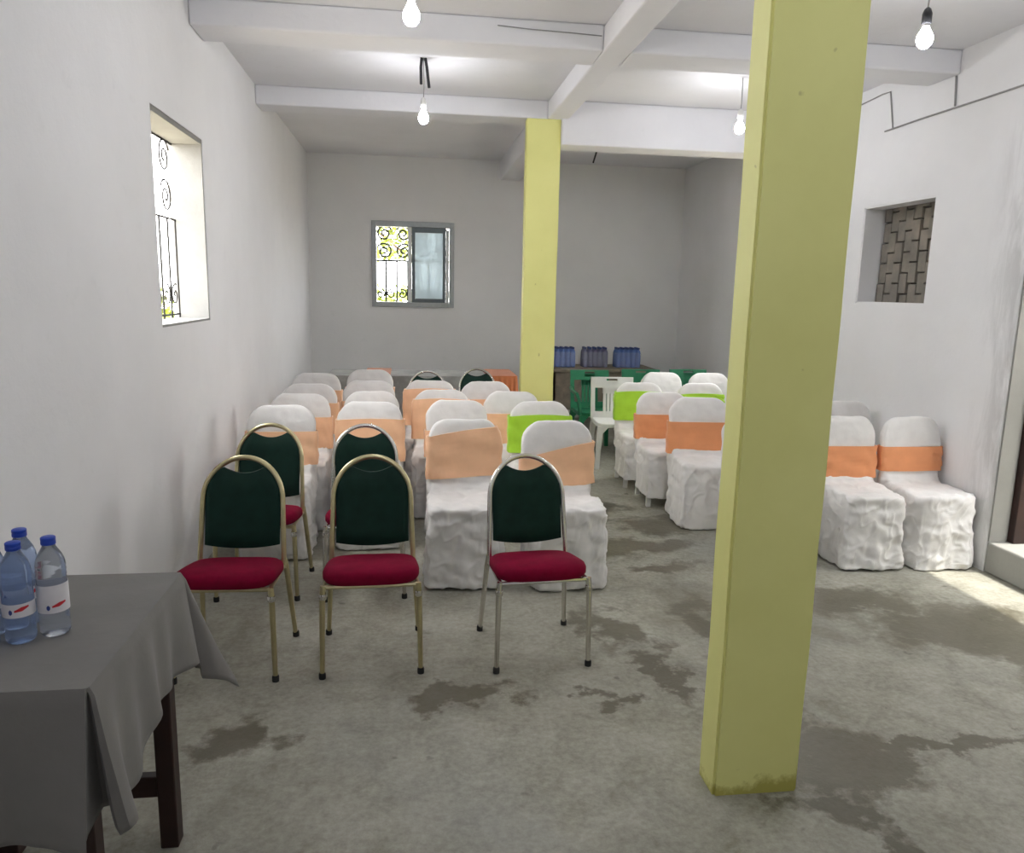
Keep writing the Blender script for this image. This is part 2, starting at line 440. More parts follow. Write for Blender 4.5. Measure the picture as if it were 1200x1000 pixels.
box(bm, xm+.085, WB[1]-.125, YB, YB+.04, WB[3]-.115, WB[3]-.055, bev=.003); box(bm, xm+.085, WB[1]-.125, YB, YB+.04, WB[2]+.05, WB[2]+.095, bev=.003)
sash = obj('sliding_sash', bm, M['alu_dark'], w3)
obj('frosted_pane', Box(xm+.085, WB[1]-.125, YB+.015, YB+.021, WB[2]+.095, WB[3]-.115), M['frost'], sash)
obj('meeting_stile', Box(xm, xm+.044, YB-.005, YB+.06, WB[2]+.05, WB[3]-.055, bev=.003), M['alu_white'], w3)
obj('jamb_track', Box(WB[1]-.088, WB[1]-.05, YB+.005, YB+.04, WB[2]+.05, WB[3]-.08, bev=.003), M['alu_white'], w3)
grille(w3, WB[1]-WB[0]-.04, WB[3]-WB[2]-.04, lambda u, v: (WB[0]+.02+u, YB+.16, WB[2]+.02+v), 7, .013, .55)
# door on the right: dark frame and a barred leaf folded back outside
bm = Box(XR+.12, XR+.2, DR[1]-.06, DR[1]-.001, .188, DR[3], bev=.004)
box(bm, XR+.12, XR+.2, DR[0]+.001, DR[0]+.06, .188, DR[3], bev=.004); box(bm, XR+.12, XR+.2, DR[0]+.06, DR[1]-.06, DR[3]-.06, DR[3]-.001, bev=.004)
d1 = struct('door_1', bm, M['wood'])
bm = bmesh.new()
for z in (.26, .75, 1.25, 1.75, 2.2): box(bm, XR+.26, XR+1.05, DR[1]-.045, DR[1]-.015, z-.02, z+.02)
for i in range(9): tube(bm, [(XR+.28+i*.094, DR[1]-.03, .22), (XR+.28+i*.094, DR[1]-.03, 2.22)], .011, 8)
obj('barred_leaf', bm, M['iron'], d1)
obj('jamb_lining', Box(XR+.004, XR+.119, DR[1]-.012, DR[1]-.001, .188, DR[3]), M['cement'], d1)

# ------------------------------------------------------------------ outside
struct('ground', Box(-30, 30, -30, 40, -.5, -.14), M['earth'])
struct('wall_neighbour_sky_block', Box(5.0, 5.2, -6, 5.7, -.14, 3.7), M['cement'])  # unseen wall, set close and tall to cut skylight through the door
def shrub(x, y, h, rad, n, label, seed, cat='shrub', base=0):
    rnd = random.Random(seed)
    t = thing('leafy_shrub', label, cat, (x, y, -.14), 0, 'shrubs outside the windows')
    bm = bmesh.new()
    for i in range(n):
        a = rnd.uniform(0, 2*PI); e = rnd.uniform(-.9, 1); q = rnd.uniform(.45, 1)**.5
        p = Vector((math.cos(a)*rad*q*math.sqrt(1-e*e*.8), math.sin(a)*rad*q*math.sqrt(1-e*e*.8), (base+h)*.5+base*.0 + h*.04*(base == 0) + e*(h-base)*.45*q))
        d = Vector((rnd.uniform(-1, 1), rnd.uniform(-1, 1), rnd.uniform(-.6, .6))).normalized()
        s_ = d.cross(Vector((rnd.uniform(-1, 1), rnd.uniform(-1, 1), 1))).normalized(); up = d.cross(s_)*.012
        L = rnd.uniform(.10, .17); Wd = L*.27
        vs_ = [bm.verts.new(q_) for q_ in (p, p+d*L*.35+s_*Wd+up, p+d*L*.75+s_*Wd*.7+up, p+d*L, p+d*L*.75-s_*Wd*.7+up, p+d*L*.35-s_*Wd+up)]
        bm.faces.new(vs_)
    obj('foliage', bm, M['leaf'], t)
    bm = bmesh.new()
    for k in range(5):
        a = 2*PI*k/5
        ox = 1.3 if base else 0
        tube(bm, [(ox, 0, 0), (ox*.9+math.cos(a)*rad*.15, math.sin(a)*rad*.2, h*.45), (math.cos(a)*rad*.6, math.sin(a)*rad*.6, h*.75)], [.05, .03, .008], 6)
    obj('stem', bm, M['bark'], t, True)
shrub(-.40, 13.0, 1.84, .8, 1100, 'low bright green bush seen through the open half of the back window', 5)
shrub(-.45, 14.6, 4.1, 1.15, 1900, 'yellow green tree crown at the top of the open half of the back window', 3, base=1.95)
shrub(-4.2, 11.8, 1.80, .9, 1600, 'yellow leafed bush seen through the opening in the left wall', 11)

# ------------------------------------------------------------------ bare banquet chairs (front is -Y)
def lean(z): return .165 + (z-.45)*.21
def hoop_hw(z):
    if z < .66: return .180 - .008*max(0, (z-.42)/.24)
    return .172*math.sqrt(max(0, 1-((z-.66)/.18)**2))
def hoop_z(x): return .66 + .18*math.sqrt(max(0, 1-(x/.172)**2))
def bow(x): return -.022*(abs(x)/.17)**2
def banquet_meshes():
    d = {}
    pts = []
    for z in (.365, .43, .50, .58): pts.append((-hoop_hw(z), lean(z)+bow(hoop_hw(z)), z))
    for i in range(25):
        a = PI - PI*i/24; x = .172*math.cos(a); z = .66+.18*math.sin(a); pts.append((x, lean(z)+bow(x), z))
    for z in (.58, .50, .43, .365): pts.append((hoop_hw(z), lean(z)+bow(hoop_hw(z)), z))
    d['hoop'] = Tube(pts, .0115, 12)
    bm = bmesh.new(); nx, nz = 30, 14; grid = {}
    for side in (0, 1):
        for i in range(nx+1):
            x = -.161 + .322*i/nx
            zb = .468 - .022*(1-(x/.161)**2)
            zt = min(hoop_z(x)-.013, .772 + .02*(x/.075)**2)
            for j in range(nz+1):
                v = j/nz; z = zb+(zt-zb)*v
                edge = min(1, min(v, 1-v)*nz/2.5, min(i, nx-i)/2.5)
                th = .006 + .015*math.sin(edge*PI/2)
                y = lean(z)+bow(x) + (-th if side == 0 else th*.8)
                grid[side, i, j] = bm.verts.new((x, y, z))
    for side in (0, 1):
        for i in range(nx):
            for j in range(nz):
                bm.faces.new([grid[side, a, b] for a, b in ((i, j), (i+1, j), (i+1, j+1), (i, j+1))])
    for i in range(nx):
        for j in (0, nz): bm.faces.new((grid[0, i, j], grid[0, i+1, j], grid[1, i+1, j], grid[1, i, j]))
    for j in range(nz):
        for i in (0, nx): bm.faces.new((grid[0, i, j], grid[0, i, j+1], grid[1, i, j+1], grid[1, i, j]))
    d['back'] = bm
    bm = bmesh.new(); rs = []
    for k, z, in ((.86, .402), (.96, .400), (1.0, .413), (1.0, .432), (.97, .445), (.90, .455), (.75, .461), (.5, .464), (.2, .465)):
        r = sring(.205*k, .185*k, -.030, z, 56, 4.2)
        rs.append([((x*(1-.07*(y+.215)/.4)), y, z_ - .046*max(0, (y+.12)/.28)) for x, y, z_ in r])
    rings(bm, rs); d['seat'] = bm
    bm = bmesh.new()
    c = [(-.188, -.19, .392), (.188, -.19, .392), (.178, .152, .372), (-.178, .152, .372)]
    for a, b in ((0, 1), (1, 2), (2, 3), (3, 0)): tube(bm, [c[a], c[b]], .010, 8)
    d['frame'] = bm
    d['fl'] = {}; d['rl'] = {}
    for s in (-1, 1):
        d['fl'][s] = Tube([(s*.192, -.192, .40), (s*.196, -.196, .36), (s*.2025, -.203, .0)], [.0125, .0125, .010], 10)
        d['rl'][s] = Tube([(s*.180, .15, .395), (s*.186, .158, .34), (s*.207, .212, .0)], [.0125, .0125, .010], 10)
    d['ft'] = lathe(bmesh.new(), [(.014, 0), (.0145, .004), (.0145, .02), (.012, .026)], 12)
    d['br'] = lathe(bmesh.new(), [(.0145, -.012), (.016, -.008), (.016, .008), (.0145, .012)], 12)
    return d
def banquet_proto(metal):
    d = banquet_meshes()
    t = thing('banquet_chair', 'x', 'chair', group='bare banquet chairs')
    obj('back_frame', d['hoop'], metal, t, True)
    obj('backrest', d['back'], M['green_vinyl'], t, True)
    tag(obj('seat', d['seat'], M['burgundy'], t, True), 'burgundy seat cushion')
    obj('seat_frame', d['frame'], metal, t, True)
    fm = mesh_of(d['ft'], 'foot', M['rubber'], True); bmh = mesh_of(d['br'], 'bracket', M['chrome'], True)
    for s in (-1, 1):
        l = obj('leg', d['fl'][s], metal, t, True); link('rubber_foot', fm, l, (s*.2025, -.203, .0))
        link('bracket', bmh, l, (s*.1945, -.1945, .355))
        l = obj('leg', d['rl'][s], metal, t, True); link('rubber_foot', fm, l, (s*.207, .212, .0))
    return t
pb = banquet_proto(M['brass']); pc = banquet_proto(M['chrome'])
R = math.radians
pb.location = (-.742, 3.20, 0); pb.rotation_euler = (0, 0, R(-2.5)); pb['label'] = 'bare green and burgundy chair in front row, beside the wall and behind the grey table'
pc.location = (.548, 3.19, 0); pc.rotation_euler = (0, 0, R(4)); pc['label'] = 'silver framed bare green and burgundy chair in front row, in front of covered chairs'
copy_thing(pb, (-.165, 3.20, 0), R(1.5), 'bare green and burgundy chair, middle of the three front row chairs')
copy_thing(pb, (-.772, 4.03, 0), R(-2.5), 'bare green chair in second row by the left wall, partly hidden by the front chair')
copy_thing(pc, (-.240, 4.00, 0), R(2), 'silver framed bare green chair directly behind the middle front chair')
copy_thing(pc, (.160, 6.86, 0), R(0), 'bare chair far back before the grey clothed table, left one of two, chrome top showing')
copy_thing(pc, (.655, 7.10, 0), R(3), 'bare chair far back before the grey clothed table, right one of two, nearer the pillar')

# ------------------------------------------------------------------ covered chairs
def slab_y(z): return .192 + (z-.45)*.085
def slab_aw(z, top=.865, a=.208, e=0.0):
    k = 1.0; rr = .115
    if z > top-rr:
        q = (z-(top-rr))/rr; q = min(q, .999)
        a = a - rr + rr*math.sqrt(1-q*q); k = max(.25, math.sqrt(1-q*q*.9))
    return a+e, .036*k+e
def crown(p): return (p[0], p[1], p[2] - .30*p[0]*p[0]*smoothstep(.66, .80, p[2]))
def cover_mesh(seed, hem=.008, flare=1.0, wrinkle=1.0):
    bm = bmesh.new()
    lo = [(.208*flare, .240*flare, hem), (.205*flare, .236, .12), (.203, .232, .25), (.202, .229, .40), (.201, .228, .432), (.197, .223, .446), (.18, .20, .451), (.09, .1, .451)]
    rings(bm, [sring(a, b, -.008, z, 56, 7) for a, b, z in lo])
    zs = [.30, .40, .50, .60, .70, .75, .77, .79, .81, .825, .84, .85, .857, .863]
    rings(bm, [[crown(p) for p in sring(*slab_aw(z), slab_y(z), z, 56, 6)] for z in zs])
    # cloth bridging the foot of the back and the seat
    rings(bm, [[(-.19, .17, .44), (.19, .17, .44), (.19, .10, .44), (-.19, .10, .44)], [(-.185, .175, .50), (.185, .175, .50), (.185, .162, .50), (-.185, .162, .50)]])
    me = mesh_of(bm, 'cover_source', M['white_cloth'])
    o = bpy.data.objects.new('cover_source', me); C.objects.link(o)
    md = o.modifiers.new('remesh', 'REMESH'); md.mode = 'VOXEL'; md.voxel_size = .0092; md.adaptivity = 0
    md = o.modifiers.new('smooth', 'SMOOTH'); md.factor = .5; md.iterations = 3
    dg = bpy.context.evaluated_depsgraph_get(); dg.update()
    out = bpy.data.meshes.new_from_object(o.evaluated_get(dg)); out.name = 'chair_cover'
    bpy.data.objects.remove(o, do_unlink=True)
    off = Vector((seed*7.3, seed*3.1, seed*1.7))
    nrm = [v.normal.copy() for v in out.vertices]
    for v, n in zip(out.vertices, nrm):
        p = v.co
        side = 1-abs(n.z)
        drop = 1-smoothstep(.05, .46, p.z)
        ang = math.atan2(p.y, p.x)
        per = p.x if abs(n.y) > abs(n.x) else p.y
        fold = math.sin(per*34 + 3*noise.noise(p*3+off) + seed)*.010*drop*side
        fold += noise.noise(Vector((per*22, p.z*4, ang*.3))+off)*.012*drop*side
        wr = noise.noise(Vector((p.x*9, p.y*9, p.z*13))+off)*.008 + noise.noise(Vector((p.x*16+p.z*12, p.y*18, p.z*20-p.x*8))+off)*.0045
        cr = noise.noise(Vector((p.x*11+p.z*7, p.y*12, p.z*10-p.x*9))+off*2)
        wr += max(0, .12-abs(cr))*.035*(1 if p.z < .45 else .3)
        if p.z > .47: wr *= .45
        elif .36 < p.z <= .47: wr *= 1.15
        # diagonal sag pulls near the seat edge
        if p.z < .47: wr += .006*math.sin((p.z*1.0+abs(p.x)*.9)*46+seed)*smoothstep(.1, .42, p.z)*side*max(0, noise.noise(p*4+off)+.25)
        v.co = p + n*(fold + wr*wrinkle)
        if p.z < hem+.03: v.co.z = max(.004, v.co.z + (.012*noise.noise(Vector((per*6, seed, 0)))))
    for pl in out.polygons: pl.use_smooth = True
    out.materials.clear(); out.materials.append(M['white_cloth'])
    return out
COVERS = [cover_mesh(1, .008, 1, 1.35), cover_mesh(2, .012, 1.03, 1.55), cover_mesh(3, .008, .98, 1.35), cover_mesh(4, .075, .97, 1.2), cover_mesh(5, .008, 1.06, 1.7)]
def sash_mesh(z0, z1, mat, tilt=0.0, seed=0):
    bm = bmesh.new(); n = 64; m = 9; outer = []; inner = []
    for j in range(m+1):
        v = j/m
        for lst, e in ((outer, .0135), (inner, .004)):
            row = []
            for i, (x, y, _) in enumerate(sring(1, 1, 0, 0, n, 6)):
                z = z0 + (z1-z0)*v + tilt*x*(.5+.5*v)
                zz = min(z, .857); a, b = slab_aw(zz, e=e)
                wv = noise.noise(Vector((x*3+seed*5, y*2, v*5+x*1.5*seed)))*.009 + .0045*math.sin(v*13+x*3.5+seed)
                if e < .01: wv = 0
                row.append((x*(a+wv*.5), slab_y(zz)+y*(b+wv), crown((x*a, 0, z))[2] if z > .7 else z))
            lst.append(row)
    loop = outer + inner[::-1]
    vv = [[bm.verts.new(p) for p in r] for r in loop]
    for k in range(len(vv)):
        a, b = vv[k], vv[(k+1) % len(vv)]
        for i in range(n): bm.faces.new((a[i], a[(i+1) % n], b[(i+1) % n], b[i]))
    return mesh_of(bm, 'sash', mat, True)
def mono_leg(sx, sy):
    bm = bmesh.new(); rs = []
    for z, k in ((0, .016), (.2, .018), (.40, .022)):
        cx, cy = sx*(.172-.02*z), (-.175 if sy < 0 else .185)+0*z
        rs.append([(cx+a*k, cy+b*k, z) for a, b in ((-1, -1), (1, -1), (1, 1), (-1, 1))])
    rings(bm, rs); return mesh_of(bm, 'leg', M['white_plastic'])
LEGS = [mono_leg(a, b) for a in (-1, 1) for b in (-1, 1)]
def covered(x, y, rz, label, kind=0, sash='orange', z0=.48, z1=.70, tilt=0, sc=(1, 1, 1), group='white covered chairs'):
    t = thing('covered_chair', label, 'chair', (x, y, 0), R(rz), group); t.scale = sc
    link('chair_cover', COVERS[kind], t)
    if sash:
        s = link('sash', sash_mesh(z0, z1, M[sash], tilt, random.Random(label).random()*9), t)
        tag(s, {'orange': 'pale orange sash', 'orange_mid': 'orange sash', 'lime': 'lime green sash', 'orange_deep': 'deep orange sash'}[sash])
    for l in LEGS: link('leg', l, t)
    return t
LW = 'row of covered chairs along the left wall'
covered(-.80, 4.645, 0, 'white covered chair with orange sash by left wall, directly behind a bare green chair', 0, z0=.49, z1=.70)
covered(-.755, 5.18, 1, 'white covered orange sashed chair, second from the front in the row along left wall', 2, z0=.48, z1=.70)
covered(-.77, 5.74, -1, 'white covered orange sashed chair, third from the front in the row along left wall', 0, z0=.48, z1=.72)
covered(-.80, 6.49, 0, 'white covered orange sashed chair, farthest back in the row along left wall', 2, z0=.48, z1=.72)
covered(-.255, 4.80, 1, 'white covered chair with wide orange sash right behind the silver framed bare chair', 2, z0=.47, z1=.755, sc=(1.02, 1, 1))
covered(-.275, 5.31, 0, 'white covered chair, second in the column behind the middle bare chairs', 0, z0=.48, z1=.70, sc=(.95, 1, 1))
covered(-.325, 5.96, 0, 'white covered chair, third in the column behind the middle bare chairs', 2, z0=.48, z1=.70)
covered(-.36, 6.80, 0, 'white covered chair, last in the column behind the middle bare chairs', 0, z0=.48, z1=.70)
covered(.30, 4.12, -3, 'nearest white covered chair with broad orange sash high on back, left of silver framed chair', 1, z0=.53, z1=.80, tilt=.03)
covered(.855, 4.06, 2, 'near white covered chair with slanting orange sash, partly behind the silver framed chair', 0, z0=.475, z1=.70, tilt=.05)
covered(.315, 4.88, 0, 'plain topped white covered chair right behind the nearest broad sashed one', 2, z0=.48, z1=.66)
covered(.225, 5.42, -2, 'white covered chair with high orange sash, third from front in the middle left column', 0, z0=.50, z1=.80)
covered(.155, 6.0, -2, 'white covered chair with orange sash, last of middle left column before a bare chair', 2, z0=.50, z1=.80)
covered(.618, 5.95, 0, 'white covered chair with orange sash just left of the far pillar', 0, z0=.48, z1=.72)
covered(.75, 5.34, 0, 'white covered chair with low orange sash in front of the far pillar', 2, z0=.48, z1=.70)
covered(.885, 4.83, 2, 'white covered chair with lime green sash, behind the slanting sashed near chair', 0, 'lime', z0=.52, z1=.775)
covered(1.96, 6.14, -4, 'white covered chair with broad lime green sash near the bare white plastic chair', 3, 'lime', z0=.53, z1=.79, sc=(1, 1, .97))
covered(1.98, 5.58, -4, 'white covered chair with orange sash and raised hem showing a plastic leg', 3, 'orange_mid', z0=.48, z1=.68, sc=(1, 1, .96))
covered(2.075, 5.05, -5, 'white covered chair with deep orange sash beside the near pillar', 2, 'orange_mid', z0=.455, z1=.685, sc=(1.04, 1, 1))
covered(2.55, 6.20, 0, 'white covered chair with lime sash, behind the orange sashed chair at near pillar', 0, 'lime', z0=.66, z1=.77, sc=(1, 1, .96))
covered(2.49, 7.08, 0, 'white covered chair without visible sash, far right, before the green plastic chairs', 2, None, sc=(1, 1, .96))
covered(2.97, 7.05, 0, 'rearmost white covered chair by the right wall, half hidden by the near pillar', 0, None, sc=(1, 1, .96))
covered(2.145, 4.28, -6, 'white covered chair almost wholly hidden behind the near pillar', 2, None)
covered(2.735, 4.22, -2, 'white covered chair with orange sash just right of the near pillar', 1, 'orange_mid', z0=.475, z1=.675, sc=(.93, 1, 1))
covered(3.13, 4.88, 0, 'white covered chair standing behind the orange sashed chair right of near pillar', 0, None, sc=(.95, 1, 1))
covered(3.18, 4.20, 1, 'white covered chair with narrow orange sash in the corner beside the door step', 4, 'orange_mid', z0=.52, z1=.675, sc=(.96, .96, 1))

# ------------------------------------------------------------------ bare plastic chairs
def plastic_meshes(mat):
    d = {}
    bm = bmesh.new()     # seat with turned-down front
    rings(bm, [sring(.205*k, .205*k, -.01, z, 40, 5) for k, z in ((.98, .385), (1, .40), (1, .415), (.97, .422), (.9, .418), (.6, .410), (.3, .408))]); d['seat'] = mesh_of(bm, 'seat', mat, True)
    def by(z): return .18+(z-.42)*.16
    bm = bmesh.new()     # backrest: two posts, top rail with a hand hole, central splat
    def plate(x0, x1, z0, z1, t=.011, skew=0):
        vs_ = []
        for y_ in (-t, t):
            vs_ += [bm.verts.new((x, by(z)+y_, z)) for x, z in ((x0+skew, z0), (x1-skew, z0), (x1, z1), (x0, z1))]
        for q in ((0, 1, 2, 3), (7, 6, 5, 4), (0, 4, 5, 1), (1, 5, 6, 2), (2, 6, 7, 3), (3, 7, 4, 0)): bm.faces.new([vs_[k] for k in q])
    plate(-.205, -.165, .40, .80); plate(.165, .205, .40, .80)
    plate(-.165, -.055, .755, .80); plate(.055, .165, .755, .80); plate(-.055, .055, .785, .80); plate(-.055, .055, .735, .765)
    plate(-.165, .165, .70, .757)
    for k in range(5):
        a = -.085+k*.036; plate(a, a+.026, .47, .70)
    plate(-.09, .095, .645, .70); plate(-.165, .165, .40, .475)
    d['back'] = mesh_of(bm, 'backrest', mat)
    for i, (sx, sy) in enumerate(((-1, -1), (1, -1), (-1, 1), (1, 1))):
        bm = bmesh.new(); rs = []
        for z, k in ((0, .018), (.2, .02), (.33, .024), (.395, .05)):
            cx, cy = sx*(.20-.05*z-(.03 if z > .35 else 0)), sy*(.20-.05*z)
            rs.append([(cx+a*k, cy+b*min(k, .024), z) for a, b in ((-1, -1), (1, -1), (1, 1), (-1, 1))])
        rings(bm, rs); d['leg%d' % i] = mesh_of(bm, 'leg', mat)
    return d
def plastic_chair(mat, label, loc, rz, group, arms=False):
    d = plastic_meshes(mat); t = thing('plastic_chair', label, 'chair', loc, R(rz), group)
    link('seat', d['seat'], t); link('backrest', d['back'], t)
    for i in range(4): link('leg', d['leg%d' % i], t)
    if arms:
        for s in (-1, 1):
            obj('armrest', Tube([(s*.20, .21, .62), (s*.225, .05, .61), (s*.225, -.14, .60), (s*.215, -.19, .55), (s*.20, -.195, .40)], .018, 8), mat, t, True)
    return t
plastic_chair(M['white_plastic'], 'bare white plastic chair with slotted back beside the lime sashed chair', (1.91, 6.84, 0), -3, 'plastic chairs at the back')
g = 'green plastic chairs at the back'
pg = plastic_chair(M['green_plastic'], 'green plastic armchair behind the bare white plastic chair, left of the green ones', (1.86, 7.48, 0), 2, g, True)
copy_thing(pg, (2.42, 7.58, 0), R(-3), 'green plastic armchair far back, middle of the three green ones', g)
copy_thing(pg, (2.97, 7.62, 0), R(0), 'green plastic armchair far back near the right wall, between covered chair tops', g)

# ------------------------------------------------------------------ grey clothed table with bottles (front left)
TX0, TX1, TY0, TY1, TZ = -1.160, -.657, 1.542, 2.194, .775
t = thing('wooden_table', 'dark red brown wooden table under the grey cloth at front left', 'table', (0, 0, 0))
obj('tabletop', Box(TX0+.015, TX1-.012, TY0+.012, TY1-.012, TZ-.035, TZ-.006, bev=.004), M['wood'], t)
for x, y in ((TX0+.02, TY0+.125), (TX1-.115, TY0+.125), (TX0+.02, TY1-.148), (TX1-.055, TY1-.148)):
    obj('leg', Box(x, x+.05, y, y+.05, 0, TZ-.036, bev=.004), M['wood'], t)
for y, xe in ((TY0+.125, TX1-.115), (TY1-.148, TX1-.055)): obj('stretcher', Box(TX0+.07, xe, y+.010, y+.040, .158, .222, bev=.003), M['wood'], t)
obj('apron', box(Box(TX0+.07, TX1-.055, TY1-.135, TY1-.115, TZ-.13, TZ-.036), TX0+.07, TX1-.055, TY0+.135, TY0+.155, TZ-.13, TZ-.036), M['wood'], t)
def tablecloth():
    cols = []   # (edge point, outward normal, hem depth, flare, in-offset)
    def add(x, y, nx, ny, hd, fl): cols.append((Vector((x, y, TZ)), Vector((nx, ny, 0)).normalized(), hd, fl))
    r = .006
    n = 34
    for i in range(n+1):        # front
        k = i/n; x = TX0 + (TX1-r-TX0)*k
        fl = .012 + .010*math.sin(k*17) + .016*math.sin(k*6.5+1) + .035*smoothstep(.82, 1, k)
        add(x, TY0, 0, -1, .345 - .01*math.sin(k*9), fl)
    # near corner: the cloth runs back in behind the front panel, then returns along the side panel
    for dx, dy in ((-.016, -.035), (-.024, .01), (-.030, .06), (-.030, .10), (-.012, .105), (.004, .065), (.020, .028), (.036, .004)):
        add(TX1-r*.5, TY0+r*.5, dx, dy, .345, math.hypot(dx, dy))
    n = 44
    for i in range(n+1):        # right side
        k = i/n; y = TY0+r+(TY1-2*r-TY0)*k
        hd = .33 - .085*smoothstep(.22, .5, k) + .012*smoothstep(.7, 1, k) + .07*smoothstep(.93, 1, k)
        fl = .032*(1-smoothstep(0, .25, k)) + .014 + .010*math.sin(k*30) + .008*math.sin(k*13+2) + .03*smoothstep(.85, 1, k)
        add(TX1, y, 1, 0, hd, fl)
    for i in range(1, 12):      # far corner flap
        k = i/12; a = k*PI/2; b = math.sin(k*PI)
        add(TX1-r+r*math.cos(a), TY1-r+r*math.sin(a), math.cos(a), math.sin(a), .33+.09*math.sin(k*PI)**2, .045+.11*b)
    n = 24
    for i in range(n+1):        # back
        k = i/n; x = TX1-r-(TX1-r-TX0)*k
        add(x, TY1, 0, 1, .27, .012+.008*math.sin(k*20))
    m = 18; bm = bmesh.new()
    loops = []
    for e, nn, hd, fl in cols:
        c = []
        for j in range(m+1):
            v = j/m; d = hd*v
            o = fl*(v**1.1) + .006*smoothstep(0, .06, v)
            p = e + nn*o + Vector((0, 0, -d - (0 if j else 0)))
            c.append(bm.verts.new(p + nn*noise.noise(p*9)*.004*v))
        loops.append(c)
    for a, b in zip(loops[:-1], loops[1:]):
        for j in range(m): bm.faces.new((a[j], b[j], b[j+1], a[j+1]))
    bm.faces.new([c[0] for c in loops])
    for f in bm.faces: f.smooth = True
    me = mesh_of(bm, 'tablecloth', M['grey_cloth'], True)
    o = link('tablecloth', me); md = o.modifiers.new('thickness', 'SOLIDIFY'); md.thickness = .003; md.offset = 1
    return o
tag(tablecloth(), 'plain grey cloth draped over the front left table under water bottles', 'tablecloth')

def bottle_proto(mat, l0, l1):
    t = thing('water_bottle', 'x', 'bottle', group='water bottles on the grey table')
    prof = [(.018, .0), (.028, .001), (.0315, .006), (.032, .014)]
    z = .018
    while z < .062: prof += [(.0325, z), (.0305, z+.0055)]; z += .011
    prof += [(.032, .066), (.0325, .070), (.0325, .128), (.0315, .132)]
    z = .136
    while z < .158: prof += [(.0325, z), (.0308, z+.005)]; z += .010
    prof += [(.0320, .166), (.0305, .178), (.026, .192), (.019, .205), (.0145, .213), (.0135, .217), (.0135, .222)]
    b = obj('bottle_body', lathe(bmesh.new(), prof, 28), mat, t, True)
    bm = bmesh.new(); n = 28
    rings(bm, [[((r)*math.cos(2*PI*i/n), r*math.sin(2*PI*i/n), z) for i in range(n)] for r, z in ((.0331, l0), (.0334, l0), (.0334, l1), (.0331, l1))], False, False)
    lb = obj('label', bm, M['label'], t, True)
    bm = bmesh.new()
    def strip(a0, a1, za, zb, h, r=.0337, nn=8):
        rs = [[(r*math.cos(a0+(a1-a0)*i/nn), r*math.sin(a0+(a1-a0)*i/nn), za+(zb-za)*i/nn+k*h*(1-.6*abs(2*i/nn-1))) for k in (-.5, .5)] for i in range(nn+1)]
        vv = [[bm.verts.new(p) for p in q] for q in rs]
        for a, b_ in zip(vv[:-1], vv[1:]): bm.faces.new((a[0], b_[0], b_[1], a[1]))
    strip(-1.5, -.6, l0+.016, l0+.024, .010)
    obj('red_print', bm, M['red_print'], lb)
    bm2 = bm = bmesh.new()
    strip(-1.85, -1.62, l0+.014, l0+.014, .014)
    obj('blue_print', bm2, M['blue_print'], lb)
    obj('cap', lathe(bmesh.new(), [(.0150, .2185), (.0158, .2195), (.0158, .226), (.0150, .2275), (.0158, .229), (.0158, .235), (.0140, .2365)], 24), M['cap'], t, True)
    return t
b0 = bottle_proto(M['bottle'], .066, .098); b1 = bottle_proto(M['bottlepale'], .060, .127)
BT = TZ+.0035
b1.location = (-.833, 1.816, BT); b1.rotation_euler = (0, 0, .25); b1['label'] = 'clear water bottle with white label, rightmost on the grey table'
b0.location = (-.893, 1.782, BT); b0.rotation_euler = (0, 0, .1); b0['label'] = 'blue tinted water bottle nearest the camera on the grey table'
copy_thing(b0, (-.925, 1.880, BT), .5, 'water bottle standing behind, between the nearest and the rightmost bottles')
copy_thing(b0, (-.973, 1.830, BT), -.3, 'water bottle behind the nearest one, toward the left photo edge')
copy_thing(b0, (-.958, 1.752, BT), .35, 'water bottle cut off by the left photo edge')

# ------------------------------------------------------------------ tables at the back
t = thing('long_table', 'long table under a speckled grey cloth along the back wall', 'table', (0, 0, 0))
obj('tabletop', Box(-.80, 1.02, 7.62, 8.17, .70, .735, bev=.004), M['wood_grey'], t)
for x in (-.76, .93):
    for y in (7.66, 8.08): obj('leg', Box(x, x+.05, y, y+.05, 0, .70), M['wood_grey'], t)
def drape(name, x0, x1, y0, y1, z, dl, mat, seed, sides=(1, 1, 1, 1), hem=.3):
    bm = bmesh.new(); pts = []
    def edge(ax, ay, bx, by_, n, nx, ny, on):
        for i in range(n): pts.append((ax+(bx-ax)*i/n, ay+(by_-ay)*i/n, nx, ny, on))
    edge(x0, y0, x1, y0, 40, 0, -1, sides[0]); edge(x1, y0, x1, y1, 16, 1, 0, sides[1]); edge(x1, y1, x0, y1, 40, 0, 1, sides[2]); edge(x0, y1, x0, y0, 16, -1, 0, sides[3])
    L = []
    for i, (x, y, nx, ny, on) in enumerate(pts):
        c = []; dd = dl if on else .012
        for j in range(9):
            v = j/8; o = .006+(.012+.010*math.sin(i*.9+seed)+.01*noise.noise(Vector((i*.3, seed, 0))))*v
            c.append(bm.verts.new((x+nx*o, y+ny*o, z-dd*v)))
        L.append(c)
    for a, b in zip(L, L[1:]+L[:1]):
        for j in range(8): bm.faces.new((a[j], b[j], b[j+1], a[j+1]))
    bm.faces.new([c[0] for c in L])
    return obj(name, bm, mat, None, True)
tag(drape('tablecloth', -.805, 1.025, 7.61, 8.18, .739, .55, M['pale_cloth'], 1), 'speckled pale grey cloth hanging over the long back table', 'tablecloth')
tag(drape('orange_cloth', .78, 1.065, 7.555, 8.20, .752, .22, M['orange_deep'], 4), 'orange cloth hung over the end of the back table beside the far pillar', 'cloth', 'orange cloths on the back table')
tag(drape('orange_cloth', -.44, -.20, 7.555, 8.20, .756, .30, M['orange_deep'], 2), 'orange cloth over the back table behind the middle column of covered chairs', 'cloth', 'orange cloths on the back table')
t = thing('side_table', 'brown wooden table at back wall carrying three packs of bottles', 'table', (0, 0, 0))
